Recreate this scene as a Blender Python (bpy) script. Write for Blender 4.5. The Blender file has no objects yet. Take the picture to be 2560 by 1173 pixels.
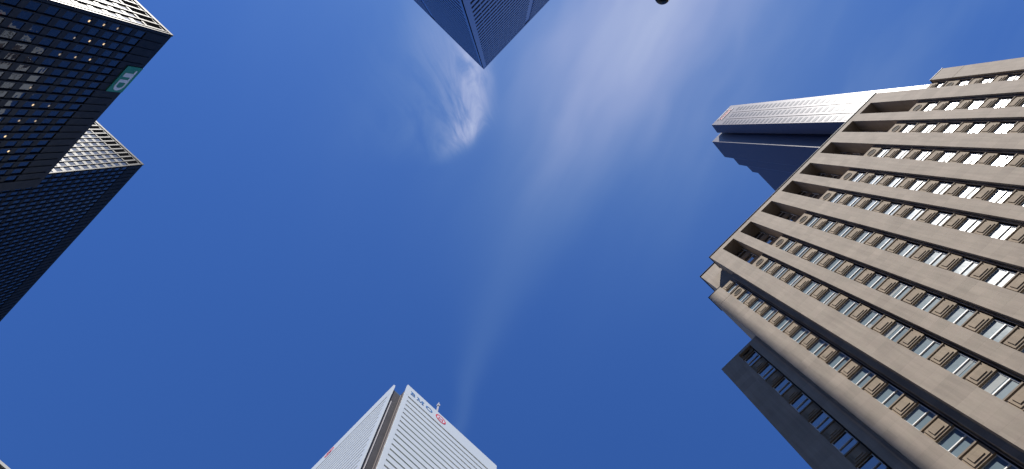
import bpy, bmesh, math, random
from mathutils import Matrix, Vector
random.seed(7)
R = math.radians
scene = bpy.context.scene
COL = scene.collection

# ------------------------------------------------------------------ camera
cam_d = bpy.data.cameras.new('camera')
cam_d.sensor_width = 36.0
cam_d.lens = 36.0 * 1950.0 / 2560.0
cam_d.clip_start = 0.05
cam_d.clip_end = 20000
cam = bpy.data.objects.new('camera', cam_d)
COL.objects.link(cam)
right = Vector((0.696837, 0.717126, -0.012169))
down = Vector((-0.711947, 0.689549, -0.132865))
fwd = Vector((-0.08689, 0.101249, 0.991059))
m = Matrix((( right.x, -down.x, -fwd.x, 0.0),
            ( right.y, -down.y, -fwd.y, 0.0),
            ( right.z, -down.z, -fwd.z, 1.6),
            (0, 0, 0, 1)))
cam.matrix_world = m
scene.camera = cam

# ------------------------------------------------------------------ light
SUN_AZ = 41.0      # degrees east of south
SUN_EL = 56.0
EXPOSURE = 0.62
SKY_STRENGTH = 0.085
sv = Vector((math.sin(R(SUN_AZ)) * math.cos(R(SUN_EL)), -math.cos(R(SUN_AZ)) * math.cos(R(SUN_EL)), math.sin(R(SUN_EL))))
sun_d = bpy.data.lights.new('sun', 'SUN')
sun_d.energy = 4.6
sun_d.angle = R(0.53)
sun_d.color = (1.0, 0.955, 0.88)
sun = bpy.data.objects.new('sun', sun_d)
COL.objects.link(sun)
sun.rotation_euler = sv.to_track_quat('Z', 'Y').to_euler()
sun.location = (0, 0, 400)

scene.view_settings.view_transform = 'Standard'
scene.view_settings.look = 'None'
scene.view_settings.exposure = EXPOSURE
scene.view_settings.gamma = 1.0
scene.view_settings.use_curve_mapping = False

world = bpy.data.worlds.new('World')
scene.world = world
world.use_nodes = True
wt = world.node_tree
wt.nodes.clear()


class NT:
    """small helper for chaining math nodes"""
    def __init__(self, tree):
        self.t = tree

    def node(self, kind, **kw):
        n = self.t.nodes.new(kind)
        for k, v in kw.items():
            setattr(n, k, v)
        return n

    def put(self, sock, v):
        if isinstance(v, (int, float)):
            sock.default_value = v
        elif isinstance(v, (tuple, list)):
            sock.default_value = v
        else:
            self.t.links.new(v, sock)

    def m(self, op, a, b=None, c=None, clamp=False):
        n = self.node('ShaderNodeMath', operation=op, use_clamp=clamp)
        self.put(n.inputs[0], a)
        if b is not None:
            self.put(n.inputs[1], b)
        if c is not None:
            self.put(n.inputs[2], c)
        return n.outputs[0]

    def add(self, a, b): return self.m('ADD', a, b)
    def sub(self, a, b): return self.m('SUBTRACT', a, b)
    def mul(self, a, b): return self.m('MULTIPLY', a, b)
    def div(self, a, b): return self.m('DIVIDE', a, b)

    def smooth(self, v, lo, hi, o0=0.0, o1=1.0):
        n = self.node('ShaderNodeMapRange', interpolation_type='SMOOTHSTEP')
        self.put(n.inputs['Value'], v)
        self.put(n.inputs['From Min'], lo)
        self.put(n.inputs['From Max'], hi)
        self.put(n.inputs['To Min'], o0)
        self.put(n.inputs['To Max'], o1)
        return n.outputs['Result']

    def gauss(self, t):
        return self.m('POWER', 2.71828, self.mul(self.mul(t, t), -1.0))

    def xyz(self, x, y, z=0.0):
        n = self.node('ShaderNodeCombineXYZ')
        self.put(n.inputs[0], x); self.put(n.inputs[1], y); self.put(n.inputs[2], z)
        return n.outputs[0]

    def noise(self, vec, scale, detail=4.0, rough=0.55, dist=0.0):
        n = self.node('ShaderNodeTexNoise')
        self.put(n.inputs['Vector'], vec)
        n.inputs['Scale'].default_value = scale
        n.inputs['Detail'].default_value = detail
        n.inputs['Roughness'].default_value = rough
        n.inputs['Distortion'].default_value = dist
        return n.outputs['Fac']

    def mix(self, fac, a, b, blend='MIX'):
        n = self.node('ShaderNodeMix', data_type='RGBA', blend_type=blend)
        self.put(n.inputs[0], fac)
        self.put(n.inputs[6], a if not isinstance(a, tuple) else (*a[:3], 1.0))
        self.put(n.inputs[7], b if not isinstance(b, tuple) else (*b[:3], 1.0))
        return n.outputs[2]


w = NT(wt)
sky = w.node('ShaderNodeTexSky', sky_type='NISHITA')
sky.sun_disc = False
sky.sun_elevation = R(SUN_EL)
sky.sun_rotation = R(180.0 - SUN_AZ)
sky.altitude = 100.0
sky.air_density = 1.0
sky.dust_density = 0.4
sky.ozone_density = 2.2
tc = w.node('ShaderNodeTexCoord')
sep = w.node('ShaderNodeSeparateXYZ')
wt.links.new(tc.outputs['Generated'], sep.inputs[0])
zz = w.m('MAXIMUM', sep.outputs[2], 0.06)
uu = w.div(sep.outputs[0], zz)
vv = w.div(sep.outputs[1], zz)
# a cirrus deck: coordinates on a flat sheet overhead, turned 45 degrees to the street grid
ca = w.mul(w.add(uu, vv), 0.70711)
cb = w.mul(w.sub(vv, uu), 0.70711)
warp = w.noise(w.xyz(ca, cb), 6.0, 3.0)
warp2 = w.noise(w.xyz(ca, cb, 5.0), 6.0, 3.0)
cw = w.add(ca, w.mul(w.sub(warp, 0.5), 0.045))
cv = w.add(cb, w.mul(w.sub(warp2, 0.5), 0.045))
# fine filaments drawn out along the wind
al = w.add(w.mul(cw, 0.88), w.mul(cv, 0.47))     # across the streaks
ln = w.sub(w.mul(cv, 0.88), w.mul(cw, 0.47))     # along the streaks
fil = w.noise(w.xyz(w.mul(al, 12.0), w.mul(ln, 2.0)), 1.0, 4.0, 0.5, 0.2)
fil2 = w.noise(w.xyz(w.mul(al, 5.5), w.mul(ln, 1.6), 3.0), 1.0, 4.0, 0.5)
# one long veil that narrows away from the sun
centre = w.add(w.add(0.1, w.mul(cb, -0.62)), w.mul(w.mul(cb, cb), 0.50))
half = w.m('MINIMUM', w.m('MAXIMUM', w.add(0.085, w.mul(cb, -0.21)), 0.012), 0.15)
tt = w.div(w.sub(w.add(ca, w.mul(w.sub(warp, 0.5), 0.03)), centre), half)
veil = w.mul(w.gauss(tt), w.smooth(cb, 0.26, -0.17, 0.085, 0.30))
veil = w.mul(veil, w.smooth(fil, 0.2, 0.8, 0.74, 1.12))
# thinner streaks over the whole deck, thicker towards the sun
thin = w.mul(w.smooth(fil2, 0.40, 0.72), w.smooth(fil, 0.2, 0.8, 0.5, 1.0))
thin = w.mul(thin, w.smooth(cb, 0.22, -0.18, 0.0, 0.26))
thin = w.mul(thin, w.smooth(ca, -0.22, 0.12, 0.10, 1.0))
# the curled tuft: a sharp leading edge, feathered away on the other side
lowb = w.m('MAXIMUM', w.add(cb, 0.03), 0.0)
lead = w.sub(w.sub(-0.030, w.mul(lowb, 0.10)), w.mul(w.mul(lowb, lowb), 8.0))
td = w.sub(w.add(ca, w.mul(w.sub(warp, 0.5), 0.020)), lead)
gr = w.gauss(w.div(w.m('MAXIMUM', td, 0.0), 0.017))
gl = w.m('POWER', 2.71828, w.div(w.m('MINIMUM', td, 0.0), 0.046))
env = w.mul(w.smooth(cb, 0.050, -0.012), w.smooth(cb, -0.30, -0.10))
# filaments fan from the leading edge down to the other side
fa = w.add(w.mul(cw, 0.90), w.mul(cv, -0.42))
fb = w.add(w.mul(cw, 0.42), w.mul(cv, 0.90))
wis = w.noise(w.xyz(w.mul(fa, 30.0), w.mul(fb, 9.0), 9.0), 1.0, 6.0, 0.58, 0.7)
core = w.gauss(w.div(w.add(td, 0.008), 0.015))
tuft = w.mul(w.mul(w.mul(gr, gl), env), w.smooth(wis, 0.28, 0.72, 0.12, 0.62))
tuft = w.add(tuft, w.mul(w.mul(core, env), w.smooth(wis, 0.28, 0.72, 0.02, 0.34)))
# broad milky haze between the veil and the sun side
hz = w.gauss(w.m('SQRT', w.add(w.m('POWER', w.div(w.sub(ca, 0.20), 0.34), 2.0), w.m('POWER', w.div(w.add(cb, 0.14), 0.26), 2.0))))
hz = w.mul(hz, w.smooth(fil2, 0.25, 0.75, 0.20, 0.38))
rad2 = w.add(w.mul(ca, ca), w.mul(cb, cb))
far = w.smooth(rad2, 0.5, 2.5, 1.0, 0.25)
dens = w.m('MULTIPLY', w.add(w.add(veil, thin), w.add(tuft, hz)), far, clamp=True)
tint = w.mix(1.0, sky.outputs[0], (0.325, 0.615, 1.14), 'MULTIPLY')
cloudc = w.mix(w.smooth(dens, 0.05, 0.6), (2.1, 3.45, 5.1), (3.75, 4.3, 6.0))
skyc = w.mix(dens, tint, cloudc)
bg = w.node('ShaderNodeBackground')
bg.inputs['Strength'].default_value = SKY_STRENGTH
wt.links.new(skyc, bg.inputs['Color'])
wo = w.node('ShaderNodeOutputWorld')
wt.links.new(bg.outputs[0], wo.inputs['Surface'])

# ------------------------------------------------------------------ materials
MATS = {}


def new_mat(name):
    mt = bpy.data.materials.new(name)
    mt.use_nodes = True
    t = mt.node_tree
    b = t.nodes['Principled BSDF']
    MATS[name] = mt
    return mt, NT(t), b


def simple(name, col, rough=0.6, metal=0.0, ior=1.5, var=0.0, vscale=0.4, bump=0.0):
    mt, n, b = new_mat(name)
    b.inputs['Roughness'].default_value = rough
    b.inputs['Metallic'].default_value = metal
    b.inputs['IOR'].default_value = ior
    geo = n.node('ShaderNodeNewGeometry')
    if var > 0:
        f = n.noise(geo.outputs['Position'], vscale, 5.0, 0.6)
        c = n.mix(f, tuple(x * (1 - var) for x in col), tuple(min(1, x * (1 + var)) for x in col))
        n.put(b.inputs['Base Color'], c)
    else:
        b.inputs['Base Color'].default_value = (*col, 1)
    if bump > 0:
        bp = n.node('ShaderNodeBump')
        bp.inputs['Strength'].default_value = bump
        bp.inputs['Distance'].default_value = 0.02
        n.put(bp.inputs['Height'], n.noise(geo.outputs['Position'], 6.0, 6.0, 0.7))
        n.put(b.inputs['Normal'], bp.outputs[0])
    return mt


def stone_mat(name, col):
    """limestone slabs: large tonal patches, slab-to-slab shade, soft water streaks, fine grain"""
    mt, n, b = new_mat(name)
    b.inputs['Roughness'].default_value = 0.85
    geo = n.node('ShaderNodeNewGeometry')
    sp = n.node('ShaderNodeSeparateXYZ')
    n.put(sp.inputs[0], geo.outputs['Position'])
    ex = n.add(sp.outputs[0], sp.outputs[1])
    big = n.noise(geo.outputs['Position'], 0.35, 4.0, 0.55)
    fine = n.noise(geo.outputs['Position'], 9.0, 5.0, 0.7)
    streak = n.noise(n.xyz(n.mul(ex, 2.6), 0.0, n.mul(sp.outputs[2], 0.16)), 1.0, 5.0, 0.6)
    # slab courses: one shade per slab
    wn = n.node('ShaderNodeTexWhiteNoise', noise_dimensions='3D')
    row = n.m('FLOOR', n.div(sp.outputs[2], 1.53))
    n.put(wn.inputs['Vector'], n.xyz(n.m('FLOOR', n.div(sp.outputs[0], 2.05)), row, n.m('FLOOR', n.div(sp.outputs[1], 3.0))))
    slab = wn.outputs['Value']
    fr = n.m('FRACT', n.div(sp.outputs[2], 1.53))
    joint = n.smooth(n.m('ABSOLUTE', n.sub(fr, 0.5)), 0.485, 0.5)
    v = n.add(n.mul(n.sub(big, 0.5), 0.34), n.mul(n.sub(fine, 0.5), 0.22))
    v = n.add(v, n.mul(n.sub(streak, 0.5), 0.62))
    v = n.add(v, n.mul(n.sub(slab, 0.5), 0.15))
    v = n.sub(v, n.mul(joint, 0.16))
    v = n.add(v, 1.0)
    warm = n.noise(geo.outputs['Position'], 0.8, 3.0)
    c = n.mix(warm, (col[0] * 1.02, col[1] * 0.985, col[2] * 0.98), (col[0] * 0.97, col[1] * 1.01, col[2] * 0.96))
    mu = n.node('ShaderNodeVectorMath', operation='SCALE')
    n.put(mu.inputs[0], c)
    n.put(mu.inputs['Scale'], v)
    n.put(b.inputs['Base Color'], mu.outputs[0])
    bp = n.node('ShaderNodeBump')
    bp.inputs['Strength'].default_value = 0.25
    bp.inputs['Distance'].default_value = 0.02
    n.put(bp.inputs['Height'], n.sub(fine, n.mul(joint, 1.5)))
    n.put(b.inputs['Normal'], bp.outputs[0])
    return mt


def glass_mat(name, c0, c1, rough, ior, wave=0.0, wscale=0.35, tilt=0.0):
    """office glazing seen from outside: dark room or blind behind, mirror-like surface"""
    mt, n, b = new_mat(name)
    oi = n.node('ShaderNodeObjectInfo')
    n.put(b.inputs['Base Color'], n.mix(oi.outputs['Random'], c0, c1))
    b.inputs['Roughness'].default_value = rough
    b.inputs['IOR'].default_value = ior
    if wave > 0:
        geo = n.node('ShaderNodeNewGeometry')
        bp = n.node('ShaderNodeBump')
        bp.inputs['Strength'].default_value = wave
        bp.inputs['Distance'].default_value = 0.12
        n.put(bp.inputs['Height'], n.noise(geo.outputs['Position'], wscale, 2.0, 0.5))
        n.put(b.inputs['Normal'], bp.outputs[0])
    return mt


STONE = stone_mat('limestone', (0.305, 0.252, 0.206))
STONE2 = stone_mat('limestone_panel', (0.285, 0.222, 0.162))
COPING = simple('dark_coping', (0.035, 0.033, 0.035), 0.5)
FRAME = simple('painted_sash', (0.72, 0.71, 0.68), 0.45, var=0.08)
SILL = simple('stone_sill', (0.24, 0.195, 0.15), 0.8, var=0.12)
FILLET = simple('bronze_fillet', (0.26, 0.215, 0.19), 0.8, 0.0)
PANE = glass_mat('sash_glass_blind', (0.125, 0.185, 0.215), (0.195, 0.26, 0.29), 0.19, 1.9, 0.10, 0.9)
PANE_L = glass_mat('sash_glass_pale_blind', (0.32, 0.35, 0.35), (0.42, 0.44, 0.42), 0.17, 1.7, 0.08, 0.9)
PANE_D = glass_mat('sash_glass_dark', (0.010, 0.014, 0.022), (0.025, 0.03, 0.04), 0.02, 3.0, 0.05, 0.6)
ROUNDEL = simple('bronze_grille', (0.022, 0.016, 0.012), 0.8)
BACKING = simple('dark_backing', (0.02, 0.02, 0.022), 0.7)


def black_steel(name):
    """flat black graphite paint: almost no body colour, a weak satin sheen"""
    mt = bpy.data.materials.new(name)
    mt.use_nodes = True
    t = mt.node_tree
    t.nodes.clear()
    n = NT(t)
    geo = n.node('ShaderNodeNewGeometry')
    f = n.noise(geo.outputs['Position'], 0.8, 5.0, 0.6)
    df = n.node('ShaderNodeBsdfDiffuse')
    n.put(df.inputs['Color'], n.mix(f, (0.009, 0.009, 0.009), (0.016, 0.0155, 0.015)))
    gl = n.node('ShaderNodeBsdfAnisotropic')
    gl.inputs['Color'].default_value = (1, 1, 1, 1)
    gl.inputs['Roughness'].default_value = 0.36
    mx = n.node('ShaderNodeMixShader')
    n.put(mx.inputs[0], n.add(0.034, n.mul(f, 0.03)))
    t.links.new(df.outputs[0], mx.inputs[1])
    t.links.new(gl.outputs[0], mx.inputs[2])
    out = n.node('ShaderNodeOutputMaterial')
    t.links.new(mx.outputs[0], out.inputs['Surface'])
    MATS[name] = mt
    return mt


BSTEEL = black_steel('black_painted_steel')
BGLASS = glass_mat('bronze_glass', (0.004, 0.006, 0.014), (0.010, 0.013, 0.024), 0.015, 1.6, 0.10, 0.55)
LOUVRE = simple('black_louvre', (0.008, 0.008, 0.009), 0.6)
WHITE = simple('white_fritted_panel', (0.59, 0.61, 0.585), 0.38, 0.0, 1.45, 0.05, 0.12)
FGLASS = simple('grey_band_glass', (0.075, 0.105, 0.115), 0.25, 0.0, 1.5)
NOTCH = simple('dark_corner_glass', (0.050, 0.047, 0.053), 0.6, 0.0, 1.5, 0.4, 0.18)
RAIL = simple('bright_rail', (0.46, 0.43, 0.42), 0.6, 0.0)
STAIN = simple('stainless_panel', (0.225, 0.285, 0.43), 0.34, 1.0, 1.5, 0.06, 0.2)
STAIN_D = simple('stainless_column', (0.11, 0.155, 0.30), 0.30, 1.0, 1.5, 0.06, 0.2)
CGLASS = simple('blue_band_glass', (0.010, 0.018, 0.045), 0.05, 0.0, 1.9)
GRANITE = simple('polished_red_granite', (0.080, 0.068, 0.092), 0.38, 0.0, 1.5, 0.12, 0.5)
PGLASS = simple('granite_tower_glass', (0.03, 0.035, 0.055), 0.34, 0.0, 1.5)
GREEN = simple('sign_green', (0.005, 0.23, 0.125), 0.45)
SIGNW = simple('sign_white', (0.75, 0.76, 0.78), 0.4)
SIGNB = simple('sign_blue', (0.04, 0.15, 0.34), 0.45)
SIGNR = simple('sign_red', (0.62, 0.03, 0.035), 0.45)
PALE = simple('pale_concrete', (0.50, 0.48, 0.43), 0.8, var=0.15, bump=0.2)
BLACKP = simple('black_paint', (0.008, 0.008, 0.009), 0.4)
ASPHALT = simple('asphalt', (0.05, 0.05, 0.052), 0.9, var=0.35, vscale=1.5, bump=0.5)
PAVE = simple('concrete_paving', (0.115, 0.11, 0.105), 0.9, var=0.25, vscale=0.7, bump=0.3)
EARTH = simple('city_ground', (0.05, 0.049, 0.047), 0.95, var=0.3, vscale=0.02)
LINE = simple('road_paint', (0.75, 0.74, 0.70), 0.7, var=0.15)
lm, ln_, lb = new_mat('office_light')
lb.inputs['Base Color'].default_value = (0.9, 0.8, 0.6, 1)
lb.inputs['Emission Color'].default_value = (1.0, 0.66, 0.30, 1)
oir = ln_.node('ShaderNodeObjectInfo')
ln_.put(lb.inputs['Emission Strength'], ln_.add(0.10, ln_.mul(ln_.mul(oir.outputs['Random'], oir.outputs['Random']), 0.75)))
OLIGHT = lm



def spec(mt, level, coat=0.0, crough=0.3):
    b = mt.node_tree.nodes['Principled BSDF']
    b.inputs['Specular IOR Level'].default_value = level
    b.inputs['Coat Weight'].default_value = coat
    b.inputs['Coat Roughness'].default_value = crough


spec(LOUVRE, 0.0)
spec(ROUNDEL, 0.1)
spec(FILLET, 0.05)
spec(SILL, 0.1)
spec(BACKING, 0.1)
spec(COPING, 0.1)
spec(NOTCH, 0.15)
spec(GRANITE, 0.095)
spec(PGLASS, 0.06)
spec(BGLASS, 0.36, 0.08, 0.32)
spec(STONE, 0.2)
spec(STONE2, 0.2)
# ------------------------------------------------------------------ mesh helpers


def add_box(bm, x0, x1, y0, y1, z0, z1):
    vs = [bm.verts.new(p) for p in ((x0, y0, z0), (x1, y0, z0), (x1, y1, z0), (x0, y1, z0),
                                    (x0, y0, z1), (x1, y0, z1), (x1, y1, z1), (x0, y1, z1))]
    for f in ((0, 3, 2, 1), (4, 5, 6, 7), (0, 1, 5, 4), (1, 2, 6, 5), (2, 3, 7, 6), (3, 0, 4, 7)):
        bm.faces.new([vs[i] for i in f])


def mesh_of(bm, name, mat):
    me = bpy.data.meshes.new(name)
    bm.normal_update()
    bm.to_mesh(me)
    bm.free()
    me.materials.append(mat)
    return me


def boxes(name, mat, bl):
    bm = bmesh.new()
    for b in bl:
        add_box(bm, *b)
    return mesh_of(bm, name, mat)


def prism(name, mat, pts, z0, z1):
    """closed footprint (list of x,y) pulled up from z0 to z1"""
    bm = bmesh.new()
    lo = [bm.verts.new((x, y, z0)) for x, y in pts]
    hi = [bm.verts.new((x, y, z1)) for x, y in pts]
    n = len(pts)
    for i in range(n):
        j = (i + 1) % n
        bm.faces.new((lo[i], lo[j], hi[j], hi[i]))
    bm.faces.new(hi)
    bm.faces.new(lo[::-1])
    bmesh.ops.recalc_face_normals(bm, faces=bm.faces)
    return mesh_of(bm, name, mat)


def plate(name, mat, loops, y0, y1):
    """flat letter shapes: each loop is a polygon in (x,z), pulled from y0 to y1"""
    bm = bmesh.new()
    for lp in loops:
        a = [bm.verts.new((x, y0, z)) for x, z in lp]
        b = [bm.verts.new((x, y1, z)) for x, z in lp]
        n = len(lp)
        for i in range(n):
            j = (i + 1) % n
            bm.faces.new((a[i], a[j], b[j], b[i]))
        bm.faces.new(a)
        bm.faces.new(b[::-1])
    bmesh.ops.recalc_face_normals(bm, faces=bm.faces)
    return mesh_of(bm, name, mat)


def ring(cx, cz, ax, az, bx, bz, t0=0.0, t1=360.0, n=32):
    """elliptical band as a list of quads"""
    out = []
    for i in range(n):
        p, q = R(t0 + (t1 - t0) * i / n), R(t0 + (t1 - t0) * (i + 1) / n)
        out.append([(cx + ax * math.cos(p), cz + az * math.sin(p)), (cx + ax * math.cos(q), cz + az * math.sin(q)),
                    (cx + bx * math.cos(q), cz + bz * math.sin(q)), (cx + bx * math.cos(p), cz + bz * math.sin(p))])
    return out


def rect(x0, x1, z0, z1):
    return [(x0, z0), (x1, z0), (x1, z1), (x0, z1)]


def disc(cx, cz, ax, az, n=36):
    return [(cx + ax * math.cos(2 * math.pi * i / n), cz + az * math.sin(2 * math.pi * i / n)) for i in range(n)]


def thing(name, label, cat, loc=(0, 0, 0), group=None):
    o = bpy.data.objects.new(name, None)
    o.empty_display_size = 1.0
    COL.objects.link(o)
    o.location = loc
    o['label'] = label
    o['category'] = cat
    if group:
        o['group'] = group
    return o


def part(name, me, parent, loc=(0, 0, 0), rz=0.0, label=None, kind=None):
    """loc in world coordinates when the parent is a thing, relative when the parent is a part"""
    o = bpy.data.objects.new(name, me)
    COL.objects.link(o)
    o.parent = parent
    if parent is not None and parent.type == 'EMPTY':
        o.location = Vector(loc) - parent.location
    else:
        o.location = loc
    o.rotation_euler = (0, 0, rz)
    if label:
        o['label'] = label
    if kind:
        o['kind'] = kind
    return o


def structure(name, me, loc=(0, 0, 0), rz=0.0):
    o = bpy.data.objects.new(name, me)
    COL.objects.link(o)
    o.location = loc
    o.rotation_euler = (0, 0, rz)
    o['kind'] = 'structure'
    return o


S_, E_, N_, W_ = 0.0, math.pi / 2, math.pi, -math.pi / 2   # wall facings: local x along, local y inwards

# ------------------------------------------------------------------ ground (behind the camera)
structure('ground', boxes('ground', EARTH, [(-4000, 4000, -4000, 4000, -1.0, -0.13)]))
structure('road', boxes('road', ASPHALT, [(-600, 600, 5, 22, -0.6, -0.122), (-20, -4, -600, 4.99, -0.6, -0.122), (-20, -4, 22.01, 600, -0.6, -0.122)]))
structure('road_marking', boxes('road_marking', LINE, [(-600 + i * 9, -596 + i * 9, 13.4, 13.55, -0.13, -0.117) for i in range(62)] +
                                [(70 + i * 9, 74 + i * 9, 13.4, 13.55, -0.13, -0.117) for i in range(40)] +
                                [(-19.0 + i * 1.6, -18.2 + i * 1.6, -1.0, 2.4, -0.13, -0.117) for i in range(9)]))
for nm, b in (('pavement', (-3.99, 600, -600, 4.99, -0.6, 0.0)), ('pavement', (-600, -20.01, -600, 4.99, -0.6, 0.0)),
              ('pavement', (-3.99, 600, 22.01, 600, -0.6, 0.0)), ('pavement', (-600, -20.01, 22.01, 600, -0.6, 0.0))):
    structure(nm, boxes('pavement', PAVE, [b]))

# ------------------------------------------------------------------ limestone tower (north-east corner)
FLOOR = 4.59
SILL0 = 95.65
BW = 2.14
P0 = 34.94       # front of the piers


def zs(k):
    return SILL0 - FLOOR * k


tower = thing('limestone_tower', 'tan limestone office tower with deep piers, loggias and sash windows at right', 'building', (24.6, 42.0, 0))


GAP = .36        # dark channel between the window panels and the next pier
PW = BW - GAP


def window_meshes(bw, h, tag, pane_mat):
    f = .07
    fr = boxes('window_' + tag, FRAME, [(0.02, f + .02, .51, .66, 0.0, h), (bw - f - .02, bw - .02, .51, .66, 0.0, h),
                                       (f + .02, bw - f - .02, .53, .66, h - .06, h), (f + .02, bw - f - .02, .605, .66, 0.0, .03)])
    rail = boxes('meeting_rail_' + tag, FRAME, [(f + .021, bw - f - .021, .49, .62, h * .47, h * .47 + .115)])
    up = boxes('pane_up_' + tag, pane_mat, [(f + .021, bw - f - .021, .565, .585, h * .47 + .116, h - .061)])
    lo = boxes('pane_lo_' + tag, pane_mat, [(f + .021, bw - f - .021, .580, .600, .031, h * .47 - .001)])
    sl = boxes('sill_' + tag, SILL, [(0.012, bw - .006, .24, .72, -.17, -.003)])
    return fr, rail, up, lo, sl


def spandrel_meshes(bw, h, tag):
    base = boxes('spandrel_' + tag, STONE2, [(0.004, bw - .004, .35, .72, 0.0, h)])
    p1 = boxes('raised_panel_' + tag, STONE2, [(.20, bw - .20, .285, .349, .20, h - .18)])
    p2 = boxes('raised_field_' + tag, STONE2, [(.42, bw - .42, .225, .284, .44, h - .40)])
    return base, p1, p2


WH = FLOOR - 1.85
WIN = window_meshes(PW, WH, 'sunny', PANE)
SPA = spandrel_meshes(PW, 1.68, 'wide')
BWD = 1.72
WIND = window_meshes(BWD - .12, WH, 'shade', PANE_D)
SPAD = spandrel_meshes(BWD - .12, 1.68, 'narrow')
WINT = window_meshes(2.05 - .30, 2.0, 'top', PANE)


def roundel_mesh(bw, h, tag):
    bm = bmesh.new()
    add_box(bm, 0.004, bw - .004, .34, .74, 0.0, h)
    blk = mesh_of(bm, 'roundel_block_' + tag, STONE2)
    r = .56
    cx, cz = bw / 2, h * .50
    rn = plate('roundel_' + tag, ROUNDEL, [disc(cx, cz, r, r, 28)], .315, .339)
    rg = plate('roundel_ring_' + tag, STONE2, ring(cx, cz, r + .10, r + .10, r, r, n=28), .27, .339)
    return blk, rn, rg


RND = roundel_mesh(PW, 2.55, 'wide')
RNDD = roundel_mesh(BWD - .12, 1.40, 'narrow')


BLINDS = [boxes('blind', PANE_L, [(.10 + a * 1.57, .10 + b * 1.57, .550 + d * .7, .5645 + d * .7, z0, z1)]) for a, b, z0, z1, d in
          ((0.0, 1.0, 1.95, 2.62, 0.0), (0.0, 1.0, 1.62, 2.62, 0.0), (0.62, 0.95, .12, 1.20, .02), (0.05, .30, .12, 1.15, .02), (0.0, 1.0, .80, 1.27, .02))]


def put_window(ms, x, y, z):
    fr = part('window', ms[0], tower, (x, y, z))
    part('meeting_rail', ms[1], fr)
    part('pane', ms[2], fr)
    part('pane', ms[3], fr)
    part('sill', ms[4], fr)
    if ms is WIN and random.random() < .16:
        part('blind', random.choice(BLINDS), fr)


def put_spandrel(ms, x, y, z):
    s = part('spandrel', ms[0], tower, (x, y, z))
    part('raised_panel', ms[1], s)
    part('raised_panel', ms[2], s)


def put_roundel(ms, x, y, z):
    b = part('roundel_block', ms[0], tower, (x, y, z))
    part('roundel', ms[1], b)
    part('roundel_ring', ms[2], b)


def bay(x, y, kmin, kmax, win, spa, bw):
    for k in range(kmin, kmax + 1):
        put_window(win, x, y, zs(k))
        put_spandrel(spa, x, y, zs(k) - 1.85)


bays = [10.01, 13.52, 17.67, 21.76, 25.31, 29.41, 33.56, 37.15]
KMAX = 19
ZB = zs(KMAX) - 1.85
edges = [7.95] + [e for b in bays for e in (b, b + BW)] + [41.25]
# piers
for i in range(0, len(edges), 2):
    a, b = edges[i], edges[i + 1]
    part('pier', boxes('pier', STONE, [(0, b - a, 0, 2.3, 0, 113.5)]), tower, (a, P0, 0))
# base below the bays, parapet, body
part('base_wall', boxes('base_wall', STONE, [(0.004, BW - .004, .2, 2.3, 0, ZB)]), tower, (bays[0], P0, 0))
for b in bays[1:]:
    part('base_wall', bpy.data.meshes['base_wall'], tower, (b, P0, 0))
part('parapet', boxes('parapet', STONE, [(0, 33.30, 0, 2.3, 113.502, 115.0)]), tower, (7.95, P0, 0))
part('coping', boxes('coping', COPING, [(-.10, 33.40, -.10, 2.3, 115.002, 115.14)]), tower, (7.95, P0, 0))
part('body', boxes('body', STONE, [(7.96, 41.24, 2.31, 15.0, 0, 115.0), (5.2, 44.0, 2.56, 15.0, 0, 0.0001)][:1]), tower, (0, P0, 0))
blk = part('upper_block', boxes('upper_block', STONE, [(5.2, 44.0, 37.5, 49.9, 104.0, 119.5)]), tower, (0, 0, 0))
part('coping', boxes('coping_upper', COPING, [(5.08, 44.12, 37.38, 49.9, 119.503, 119.64)]), blk)
# bays
LOG_BACK = boxes('loggia_wall', STONE2, [(0.004, BW - .004, 2.02, 2.29, 101.0, 113.49)])
LOG_PANEL = boxes('loggia_panel', STONE2, [(.16, BW - .16, 1.94, 2.018, 0.0, 1.5)])
LOG_FLOOR = boxes('loggia_floor', STONE, [(0.004, BW - .004, .43, 2.02, 100.955, 100.999)])
LOG_PANE = boxes('loggia_pane', PANE_D, [(.2, BW - .2, 1.98, 2.015, 0.0, 2.3)])
LOG_RAIL = boxes('loggia_rail', FRAME, [(.2, BW - .2, 1.93, 2.0, 1.05, 1.15), (.14, .2, 1.93, 2.0, 0, 2.3), (BW - .2, BW - .14, 1.93, 2.0, 0, 2.3)])
BAYBACK = boxes('bay_backing', BACKING, [(0.004, BW - .004, 1.15, 2.28, ZB, 100.90), (0.004, PW, .75, 1.149, ZB, 100.90)])
FILL = boxes('reveal_fillet', FILLET, [(PW + .135, PW + .19, .28, .40, ZB, 100.9)])
LOGF = boxes('loggia_frame', FILLET, [(0.004, BW - .004, .36, .44, 101.001, 101.10)])
for b in bays:
    bay(b, P0, 0, KMAX, WIN, SPA, BW)
    put_roundel(RND, b, P0, zs(0) + WH + .003)
    part('bay_backing', BAYBACK, tower, (b, P0, 0))
    part('reveal_fillet', FILL, tower, (b, P0, 0))
    lw = part('loggia_wall', LOG_BACK, tower, (b, P0, 0))
    part('loggia_frame', LOGF, lw)
    part('loggia_floor', LOG_FLOOR, lw)
    for q in range(3):
        part('loggia_panel', LOG_PANEL, lw, (0, 0, 101.05 + q * 4.2))
        if q < 3:
            part('pane', LOG_PANE, lw, (0, 0, 102.65 + q * 4.2))
            part('sash', LOG_RAIL, lw, (0, 0, 102.65 + q * 4.2))
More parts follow.
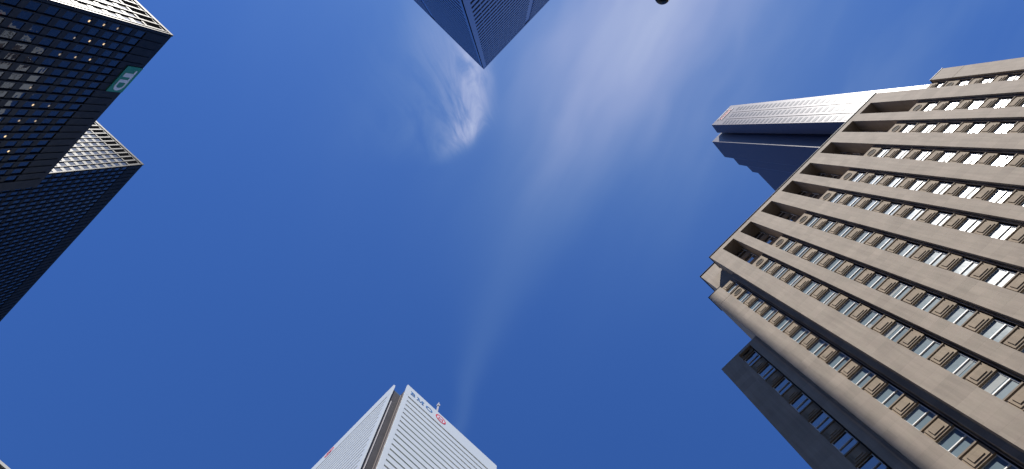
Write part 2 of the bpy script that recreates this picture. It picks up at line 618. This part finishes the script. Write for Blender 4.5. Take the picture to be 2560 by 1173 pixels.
# shoulder wings either side (mirror images)
P1 = 35.75
P2 = 36.10
BACK1 = boxes('wing_backing', BACKING, [(0.004, 2.046, 1.15, 2.28, ZB, 104.9), (0.004, 1.75, .75, 1.149, ZB, 104.9)])
WING_SP = spandrel_meshes(1.75, 1.68, 'wing')
WING_TOP = spandrel_meshes(1.75, 1.70, 'wing_top')
WING_W = window_meshes(1.75, WH, 'wing', PANE)
WING_R = roundel_mesh(1.75, 2.55, 'wing')
for side in (0, 1):
    def mx(a, b):
        return (a, b) if side == 0 else (49.2 - b, 49.2 - a)
    x0, x1 = mx(3.35, 5.40)
    for za, zb in ((0, 100.0), (100.08, 105.0)):
        part('wing_pier', boxes('wing_pier', STONE, [(0, x1 - x0, 0, 2.6, za, zb)]), tower, (x0, P1, 0))
    part('joint', boxes('joint', BACKING, [(0.05, x1 - x0 - .05, .12, 2.6, 100.001, 100.079)]), tower, (x0, P1, 0))
    cx0 = x0 - .10
    part('coping', boxes('coping_wing', COPING, [(0, x1 - x0 + .18, -.05, 2.6, 105.003, 105.10)]), tower, (cx0, P1, 0))
    y0, y1 = mx(7.45, 7.945)
    part('wing_pier', boxes('wing_pier_slim', STONE, [(0, y1 - y0, 0, 2.6, 0, 105.0)]), tower, (y0, P1, 0))
    b0, b1 = mx(5.40, 7.45)
    for k in range(0, KMAX + 1):
        put_window(WING_W, b0, P1, zs(k))
        put_spandrel(WING_SP, b0, P1, zs(k) - 1.85)
    put_roundel(WING_R, b0, P1, zs(0) + WH + .003)
    put_window(WINT, b0, P1, 101.13)
    put_spandrel(WING_TOP, b0, P1, 103.25)
    part('bay_backing', BACK1, tower, (b0, P1, 0))
    part('reveal_fillet', boxes('reveal_fillet_wing', FILLET, [(1.87, 1.93, .28, .40, ZB, 103.2)]), tower, (b0, P1, 0))
    part('base_wall', boxes('base_wall_wing', STONE, [(0.004, 2.046, .2, 2.3, 0, ZB)]), tower, (b0, P1, 0))
    bx0, bx1 = mx(3.36, 7.94)
    part('body', boxes('wing_body', STONE, [(0, bx1 - bx0, 2.61, 14.0, 0, 104.95)]), tower, (bx0, P1, 0))
    # low outer wing
    q0, q1 = mx(-2.0, .45)
    part('wing_pier', boxes('outer_pier', STONE, [(0, q1 - q0, 0, 2.3, 0, 86.0)]), tower, (q0, P2, 0))
    q0, q1 = mx(.45 + BWD, 3.345)
    part('wing_pier', boxes('outer_pier_slim', STONE, [(0, q1 - q0, 0, 2.3, 0, 86.0)]), tower, (q0, P2, 0))
    q0, q1 = mx(.45, .45 + BWD)
    for k in range(3, KMAX + 1):
        put_window(WIND, q0, P2, zs(k))
        put_spandrel(SPAD, q0, P2, zs(k) - 1.85)
    put_roundel(RNDD, q0, P2, 84.60)
    part('parapet', boxes('outer_parapet', STONE, [(0.004, BWD - .004, 0.0, .42, 85.35, 86.0)]), tower, (q0, P2, 0))
    part('bay_backing', boxes('outer_backing', BACKING, [(0.004, BWD - .004, .76, 2.28, ZB, 85.95)]), tower, (q0, P2, 0))
    part('base_wall', boxes('base_wall_outer', STONE, [(0.004, BWD - .004, .2, 2.3, 0, ZB)]), tower, (q0, P2, 0))
    q0, q1 = mx(-2.0, 3.34)
    part('body', boxes('outer_body', STONE, [(0.01, q1 - q0 - .01, 2.31, 13.5, 0, 85.98)]), tower, (q0, P2, 0))
    part('coping', boxes('coping_outer', COPING, [(-.05, q1 - q0, .46, 13.5, 86.003, 86.10)]), tower, (q0, P2, 0))

# ------------------------------------------------------------------ black steel towers (south-west)


def black_tower(name, label, ex, ny, wid, dep, H, mod, floor, c_top, off, rows_part, cols_n, rows_e, cols_e, lights=()):
    t = thing(name, label, 'building', (ex - wid / 2, ny - dep / 2, 0))
    part('core', boxes('core', BSTEEL, [(-wid + .3, -.3, -dep + .3, -.3, 0, H - .4)]), t, (ex, ny, 0))
    ph0, ph1 = -1.22, 1.14
    pane = boxes('pane', BGLASS, [(-mod / 2 + .10, mod / 2 - .10, .235, .285, ph0, ph1)])
    mull = boxes('mullion', BSTEEL, [(-.09, .09, 0, .035, 6, H - 1.2), (-.025, .025, .035, .30, 6, H - 1.2)])
    light = boxes('office_light', OLIGHT, [(-.10, .20, .20, .234, ph1 - .34, ph1 - .02)])
    ztop = c_top + ph1 + .35
    nrow = int((c_top - 8) / floor)
    for face, L, org, cols, prow, f_off in ((N_, wid, (ex, ny), cols_n, rows_part, off), (E_, dep, (ex, ny - dep), cols_e, rows_e, None)):
        n = int((L - 2 * off + 1e-6) / mod) + 1
        o0 = off if f_off is not None else L - off - (n - 1) * mod
        fx = (math.cos(face), math.sin(face))
        # corner plates, roof band
        band = part('roof_band', boxes('roof_band', BSTEEL, [(0.0, L, .12, .30, ztop, H)] if face == N_ else [(0.0, L - .12, .12, .30, ztop, H)]), t, (*org, 0), face)
        if face == E_:
            part('louvre_band', boxes('louvre_band', LOUVRE, [(o0 + i * mod - mod / 2 + .16, o0 + i * mod + mod / 2 - .5, .07, .119, ztop + .8, H - 2.0) for i in range(n)]), band, kind='stuff')
            part('coping', boxes('coping_b', BSTEEL, [(0, L, -.05, .3, H - 1.1, H - .05)]), band)
        part('corner_plate', boxes('corner_plate', BSTEEL, [(0.0 if face == N_ else .12, o0 - mod / 2 - .1, .12, .30, 0, ztop - .002)]), t, (*org, 0), face)
        part('corner_plate', boxes('corner_plate', BSTEEL, [(o0 + (n - .5) * mod + .1, L if face == N_ else L - .12, .12, .30, 0, ztop - .002)]), t, (*org, 0), face)
        # floor bands (spandrel plates)
        sp = boxes('spandrel_plate', BSTEEL, [(o0 - mod / 2 - .09, o0 + (n - .5) * mod + .09, .17, .30, 0, floor - (ph1 - ph0) - .04)])
        for r in range(nrow):
            part('spandrel_plate', sp, t, (org[0], org[1], c_top - r * floor - floor + ph1 + .02), face)
        # mullions
        for i in range(n + 1):
            x = o0 + (i - .5) * mod
            part('mullion', mull, t, (org[0] + fx[0] * x, org[1] + fx[1] * x, 0), face)
        rest = []
        for i in range(n):
            x = o0 + i * mod
            ci = i if face == N_ else n - 1 - i
            for r in range(nrow):
                z = c_top - r * floor
                if ci < cols and r < prow:
                    p = part('pane', pane, t, (org[0] + fx[0] * x, org[1] + fx[1] * x, z), face)
                    p.rotation_euler = (random.uniform(-.004, .004), 0, face + random.uniform(-.004, .004))
                    if face == N_ and (ci, r) in lights:
                        part('office_light', light, p)
                else:
                    rest.append((x - mod / 2 + .10, x + mod / 2 - .10, .235, .285, z + ph0, z + ph1))
        part('far_panes', boxes('far_panes', BGLASS, rest), t, (*org, 0), face, kind='stuff')
    return t


bt1 = black_tower('black_steel_tower', 'black steel and bronze glass tower carrying the green square sign', -26.5, -49.2, 34.6, 54.0, 133.0,
                  1.52, 3.86, 123.4, 1.45, 11, 22, 3, 12,
                  lights={(0, 4), (0, 3), (0, 2), (2, 4), (2, 3), (2, 2), (4, 4), (4, 3), (4, 2), (8, 4), (10, 3), (10, 2), (12, 3), (12, 2), (14, 3), (16, 2)})
bt2 = black_tower('black_steel_tower', 'taller black steel tower half hidden behind the one with the green sign', -77.2, -65.6, 75.0, 36.6, 223.0,
                  1.52, 3.9, 213.2, 1.1, 7, 34, 5, 11)

sg = thing('sign', 'green square sign with white letters near the roof of the black tower', 'sign', (-36.6, -49.0, 127.6))
part('sign_board', boxes('sign_board', GREEN, [(-2.7, 2.7, -.02, .115, 0, 5.2)]), sg, (-36.6, -49.2, 127.6), N_)
LT = [rect(-2.0, .75, 3.55, 4.2), rect(-1.35, -.55, 1.0, 3.55)]
LD = [rect(.0, .62, 1.0, 3.55)] + [[(.62, 1.0), (1.2, 1.0), (1.2, 1.5), (.62, 1.5)], [(.62, 3.70), (.76, 3.70), (.76, 4.2), (.62, 4.2)], [(.76, 3.70), (1.2, 3.70), (1.2, 4.2), (.76, 4.2)]] + ring(1.2, 2.6, 1.15, 1.6, .55, 1.1, -90, 90, 16)
part('letter', plate('letter_t', SIGNW, LT, -.06, -.021), sg, (-36.6, -49.2, 127.6), N_)
part('letter', plate('letter_d', SIGNW, LD, -.065, -.021), sg, (-36.6, -49.2, 127.6), N_)

# ------------------------------------------------------------------ white banded tower (north-west)
wt_ = thing('white_banded_tower', 'white tower with thin horizontal window bands and dark notched corner', 'building', (-122, 64, 0))
FE, FS, HN, HF = -97.1, 38.5, 90.8, 298.0
NW_ = -152.0
part('core', boxes('core_fcp', FGLASS, [(NW_ + .3, -101.9, FS + .35, HN, 0, HF - 1.5), (-101.89, FE - .35, 43.3, HN, 0, HF - 1.5)]), wt_)
fl = 4.06
LE = HN - 42.4
be = boxes('spandrel_band', WHITE, [(1.8, LE - 1.8, 0, .34, 0, fl - 1.02)])
LS = -100.9 - NW_
bs = boxes('spandrel_band_s', WHITE, [(1.8, LS - 1.8, 0, .34, 0, fl - 1.02)])
for k in range(0, 68):
    z = 287.6 - .51 - fl * k - (fl - 1.02)
    part('spandrel_band', be, wt_, (FE, 42.4, z), E_)
    part('spandrel_band', bs, wt_, (NW_, FS, z), S_)
for L, org, f in ((LE, (FE, 42.4), E_), (LS, (NW_, FS), S_)):
    part('corner_pier', boxes('corner_pier', WHITE, [(0, 1.798, -.04, .6, 0, 288.2)]), wt_, (*org, 0), f)
    part('corner_pier', boxes('corner_pier', WHITE, [(L - 1.798, L, -.04, .6, 0, 288.2)]), wt_, (*org, 0), f)
    part('roof_fascia', boxes('roof_fascia', WHITE, [(0, L, -.06, .7, 288.202, HF)]), wt_, (*org, 0), f)
part('notch_wall', boxes('notch_wall_a', NOTCH, [(-101.85, -101.55, FS + .61, 43.2, 0, 294.5)]), wt_)
part('notch_wall', boxes('notch_wall_b', NOTCH, [(-101.55, FE - .61, 42.9, 43.2, 0, 296.0)]), wt_)
part('maintenance_rail', boxes('rail_a', RAIL, [(-101.54, -101.28, 40.1, 40.36, 0, 283.5)]), wt_)
part('maintenance_rail', boxes('rail_b', FILLET, [(-101.0, -100.75, 42.7, 42.89, 0, 294.0)]), wt_)
part('maintenance_rail', boxes('rail_c', FILLET, [(-99.3, -99.0, 42.7, 42.89, 0, 294.0)]), wt_)


def letters_on(tag, org, face, x0, rev=False):
    """blue serif letters and red roundel; x along the wall"""
    s = thing('sign', tag, 'sign', (org[0], org[1], 291.5))
    z0 = 291.6
    h = 2.8
    B = [rect(.35, .95, .0, h), rect(0, .36, 0, .28), rect(0, .36, h - .28, h),
         [(.95, h - .3), (1.35, h - .3), (1.35, h), (.95, h)], [(.95, h * .5 - .14), (1.45, h * .5 - .14), (1.45, h * .5 + .16), (.95, h * .5 + .16)], [(.95, 0), (1.45, 0), (1.45, .3), (.95, .3)]]
    B += ring(1.35, h * .755 - .03, .80, h * .25 - .01, .28, h * .25 - .32, -90, 90, 12) + ring(1.45, h * .25 + .02, .92, h * .25 + .02, .36, h * .25 - .28, -90, 90, 12)
    M = [rect(.35, .62, 0, h), rect(0, .95, 0, .26), rect(2.75, 3.35, 0, h), rect(2.4, 3.7, -.001, .26), rect(0, .36, h - .26, h), rect(3.34, 3.7, h - .26, h),
         [(.62, h), (.62, h - .9), (1.62, 0), (1.95, 0), (1.95, .4)][:3] + [(1.95, 0.0), (1.0, h)], [(1.7, 0), (1.95, 0), (2.75, h - .3), (2.75, h), (2.5, h)]]
    O = ring(1.75, h / 2, 1.75, h / 2 + .06, 1.05, h / 2 - .2, 0, 360, 32)
    for nm, sh, dx in (('letter', B, 0.0), ('letter', M, 3.3), ('letter', O, 8.0)):
        fx = (math.cos(face), math.sin(face))
        part(nm, plate('letter', SIGNB, sh, -.16, -.061), s, (org[0] + fx[0] * (x0 + dx), org[1] + fx[1] * (x0 + dx), z0), face)
    return s


def roundel_on(tag, org, face, x0):
    s = thing('sign', tag, 'sign', (org[0], org[1], 290.5))
    fx = (math.cos(face), math.sin(face))
    loc = (org[0] + fx[0] * x0, org[1] + fx[1] * x0, 293.6)
    part('roundel', plate('red_roundel', SIGNR, ring(0, 0, 2.65, 2.65, 2.0, 2.0), -.16, -.061), s, loc, face)
    part('roundel_field', plate('roundel_field', SIGNW, [disc(0, 0, 1.99, 1.99)], -.12, -.061), s, loc, face)
    part('roundel_bar', plate('roundel_bar', SIGNR, [rect(-1.3, 1.3, -1.1, -.75), [(-1.2, -.45), (-.75, -.45), (-.75, .7), (-1.2, 1.1)], [(1.2, -.45), (1.2, 1.1), (.75, .7), (.75, -.45)],
                                                     [(-1.2, 1.1), (-.75, .7), (0, -.1), (0, .4)][::-1], [(1.2, 1.1), (0, .4), (0, -.1), (.75, .7)][::-1]], -.2, -.121), s, loc, face)
    return s


letters_on('blue serif letters below the roof of the white banded tower', (FE, 42.4), E_, 2.2)
roundel_on('red ring emblem beside the blue letters on the white tower', (FE, 42.4), E_, 18.1)
roundel_on('red ring emblem on the left face of the white tower', (NW_, FS), S_, 15.0)

an = thing('antenna_mast', 'slim pale antenna mast standing on the white tower roof', 'antenna', (-102.0, 61.0, HF))
part('mast', boxes('mast', RAIL, [(-.28, .28, -.28, .28, 0, 21)]), an, (-102.0, 61.0, HF))
part('mast_tip', boxes('mast_tip', RAIL, [(-.5, .5, -.5, .5, 21.01, 23.0), (-.10, .10, -.10, .10, 23.01, 25.5)]), an, (-102.0, 61.0, HF))
hu = thing('roof_unit', 'small pale roof unit beside the antenna on the white tower', 'roof unit', (-99.5, 57.0, HF))
part('housing', boxes('housing', RAIL, [(-.9, .9, -1.4, 1.4, 0, 3.2)]), hu, (-99.5, 57.0, HF))
part('davit_arm', boxes('davit_arm', RAIL, [(-.15, .15, -2.6, -1.41, 2.2, 2.6)]), hu, (-99.5, 57.0, HF))

# ------------------------------------------------------------------ stainless tower (south-east)
st = thing('stainless_tower', 'blue grey stainless steel tower pointing down from the top edge', 'building', (29, -45, 0))
CE0, CE1, CN, CS, CH = 9.0, 49.3, -16.45, -74.5, 239.0
part('core', boxes('core_cc', CGLASS, [(CE0 + .35, CE1 - .35, CS + .35, CN - .35, 0, CH - .5)]), st)
cf = 4.4
LN, LW = CE1 - CE0, CN - CS
for face, L, org, strips in ((N_, LN, (CE1, CN), [(LN - 19.3, LN - 17.5)]), (W_, LW, (CE0, CN), [(19.6, 21.4), (38.6, 40.4)])):
    cs = sorted([(0.0, 1.1), (L - 1.1, L)] + strips)
    for i, (a, b) in enumerate(cs):
        corner = i in (0, len(cs) - 1)
        part('column_cover', boxes('column_cover', STAIN_D, [(a, b, 0.0 if corner else .22, .40, 0, CH - 3.0)]), st, (*org, 0), face)
    part('roof_band', boxes('roof_band_cc', STAIN_D, [(0, L, -.03, .5, CH - 2.99, CH)] if face == N_ else [(.5, L, -.03, .5, CH - 2.99, CH)]), st, (*org, 0), face)
    segs = []
    for i in range(len(cs) - 1):
        segs.append((cs[i][1] + .01, cs[i + 1][0] - .01))
    bandm = boxes('spandrel_band_cc', STAIN, [(a, b, .06, .36, 0, 2.35) for a, b in segs])
    for k in range(52):
        part('spandrel_band', bandm, st, (org[0], org[1], CH - 5.6 - k * cf), face)
    finm = boxes('fin', STAIN_D, [(-.05, .05, .10, .34, 0, CH - 3.0)])
    fx = (math.cos(face), math.sin(face))
    for a, b in segs:
        nf = max(2, int(round((b - a) / 1.75)))
        for i in range(1, nf):
            x = a + (b - a) * i / nf
            part('mullion_fin', finm, st, (org[0] + fx[0] * x, org[1] + fx[1] * x, 0), face)

# ------------------------------------------------------------------ granite tower behind the limestone one
gt = thing('granite_tower', 'slender polished granite tower with stepped side rising behind the limestone tower', 'building', (57, 70, 0))
GH = 275.0
foot = [(61.2, 51.0), (52.0, 51.05), (51.5, 54.4), (54.6, 54.4), (54.6, 55.3), (48.1, 55.3), (47.5, 62.4), (49.3, 64.9), (49.1, 67.9),
        (50.7, 70.3), (50.7, 73.2), (51.8, 74.6), (51.6, 95.0), (84, 95), (84, 74), (66, 58)]
part('shaft', prism('shaft', GRANITE, foot, 0, GH), gt)
gw = boxes('window_g', PGLASS, [(0, 1.62, -.02, .05, 0, 1.75)])
for c, x in enumerate((52.35, 55.45, 58.55)):
    for r in range(50):
        part('window', gw, gt, (x, 51.03 - (x - 52) * .0054, 261.0 - 3.45 * r))
for x in (54.7, 57.8):
    part('pilaster', boxes('pilaster', GRANITE, [(-.14, .14, -.10, .2, 60, 264)]), gt, (x, 51.03, 0))
gs = thing('sign', 'red lettered sign at the top of the slender granite tower', 'sign', (56.8, 50.9, 267.5))
part('sign_frame', boxes('sign_frame', SIGNW, [(-2.9, 2.9, -.20, -.10, 0, .35), (-2.9, 2.9, -.20, -.10, 4.9, 5.25)]), gs, (56.8, 51.0, 267.6))
tcv = bpy.data.curves.new('sign_text', 'FONT')
tcv.body = 'Scotiabank'
tcv.size = 1.35
tcv.extrude = .05
tcv.align_x = 'CENTER'
tob = bpy.data.objects.new('sign_text', tcv)
COL.objects.link(tob)
bpy.context.view_layer.update()
tme = bpy.data.meshes.new_from_object(tob.evaluated_get(bpy.context.evaluated_depsgraph_get()))
bpy.data.objects.remove(tob)
for v in tme.vertices:
    x, y, z = v.co
    v.co = (x * .86, -.14 - z, y * 2.7)
tme.materials.clear()
tme.materials.append(SIGNR)
part('lettering', tme, gs, (56.8, 51.0, 268.6))

# ------------------------------------------------------------------ pale building at the lower left corner of the picture
pb = thing('pale_office_block', 'sliver of pale concrete building at the bottom left corner', 'building', (-128, -10, 0))
part('body', boxes('pale_body', BACKING, [(-140, -116.6, -26.0, 20, 0, 149)]), pb)
vb = boxes('pale_fin', PALE, [(0, .9, 0, .6, 0, 149.2)])
for i in range(16):
    part('fin', vb, pb, (-116.0, -26.5 + i * 3.0, 0), E_)
hb = boxes('pale_band', PALE, [(0, 46.2, .15, .58, 0, 1.5)])
for k in range(36):
    part('floor_band', hb, pb, (-116.0, -26.5, 147.0 - k * 4.1), E_)
part('coping', boxes('pale_coping', PALE, [(-.2, 46.6, -.15, .7, 149.21, 150)]), pb, (-116.0, -26.5, 0), E_)

# ------------------------------------------------------------------ lamp post by the camera, its arm tip at the top edge


def tube(name, mat, pts, rad, n=16):
    bm = bmesh.new()
    rings = []
    for i, p in enumerate(pts):
        p = Vector(p)
        d = (Vector(pts[min(i + 1, len(pts) - 1)]) - Vector(pts[max(i - 1, 0)])).normalized()
        s = d.orthogonal().normalized()
        t = d.cross(s)
        r = rad[i] if isinstance(rad, (list, tuple)) else rad
        rings.append([bm.verts.new(p + (s * math.cos(2 * math.pi * k / n) + t * math.sin(2 * math.pi * k / n)) * r) for k in range(n)])
    for a, b in zip(rings, rings[1:]):
        for k in range(n):
            bm.faces.new((a[k], a[(k + 1) % n], b[(k + 1) % n], b[k]))
    bm.faces.new(rings[0][::-1])
    bm.faces.new(rings[-1])
    bmesh.ops.recalc_face_normals(bm, faces=bm.faces)
    me = mesh_of(bm, name, mat)
    for f in me.polygons:
        f.use_smooth = True
    return me


px_, py_ = 1.645, .182
dx, dy = .70, -.714
bxp, byp = px_ + dx * 2.4, py_ + dy * 2.4
lp = thing('lamp_post', 'black rounded tip of a lamp post arm poking in at the top edge', 'lamp post', (bxp, byp, 0))
part('pole', tube('pole', BLACKP, [(0, 0, 0), (0, 0, .6), (0, 0, .61), (0, 0, 8.3)], [.14, .13, .09, .065]), lp, (bxp, byp, 0))
part('base_plate', boxes('base_plate', BLACKP, [(-.2, .2, -.2, .2, 0, .04)]), lp, (bxp, byp, 0))
part('arm', tube('arm', BLACKP, [(0, 0, 7.85), (-dx * .6, -dy * .6, 8.0), (-dx * 2.36, -dy * 2.36, 8.0)], .04), lp, (bxp, byp, 0))
capb = bmesh.new()
bmesh.ops.create_uvsphere(capb, u_segments=24, v_segments=16, radius=.062)
capm = mesh_of(capb, 'end_cap', BLACKP)
for f in capm.polygons:
    f.use_smooth = True
part('end_cap', capm, lp, (px_, py_, 8.0))
part('lamp_head', boxes('lamp_head', BLACKP, [(-.11, .11, -.11, .11, 7.72, 7.95), (-.06, .06, -.06, .06, 7.951, 8.02)]), lp, (px_ + dx * .9, py_ + dy * .9, 0))

scene.cycles.max_bounces = 8
scene.cycles.use_denoising = True
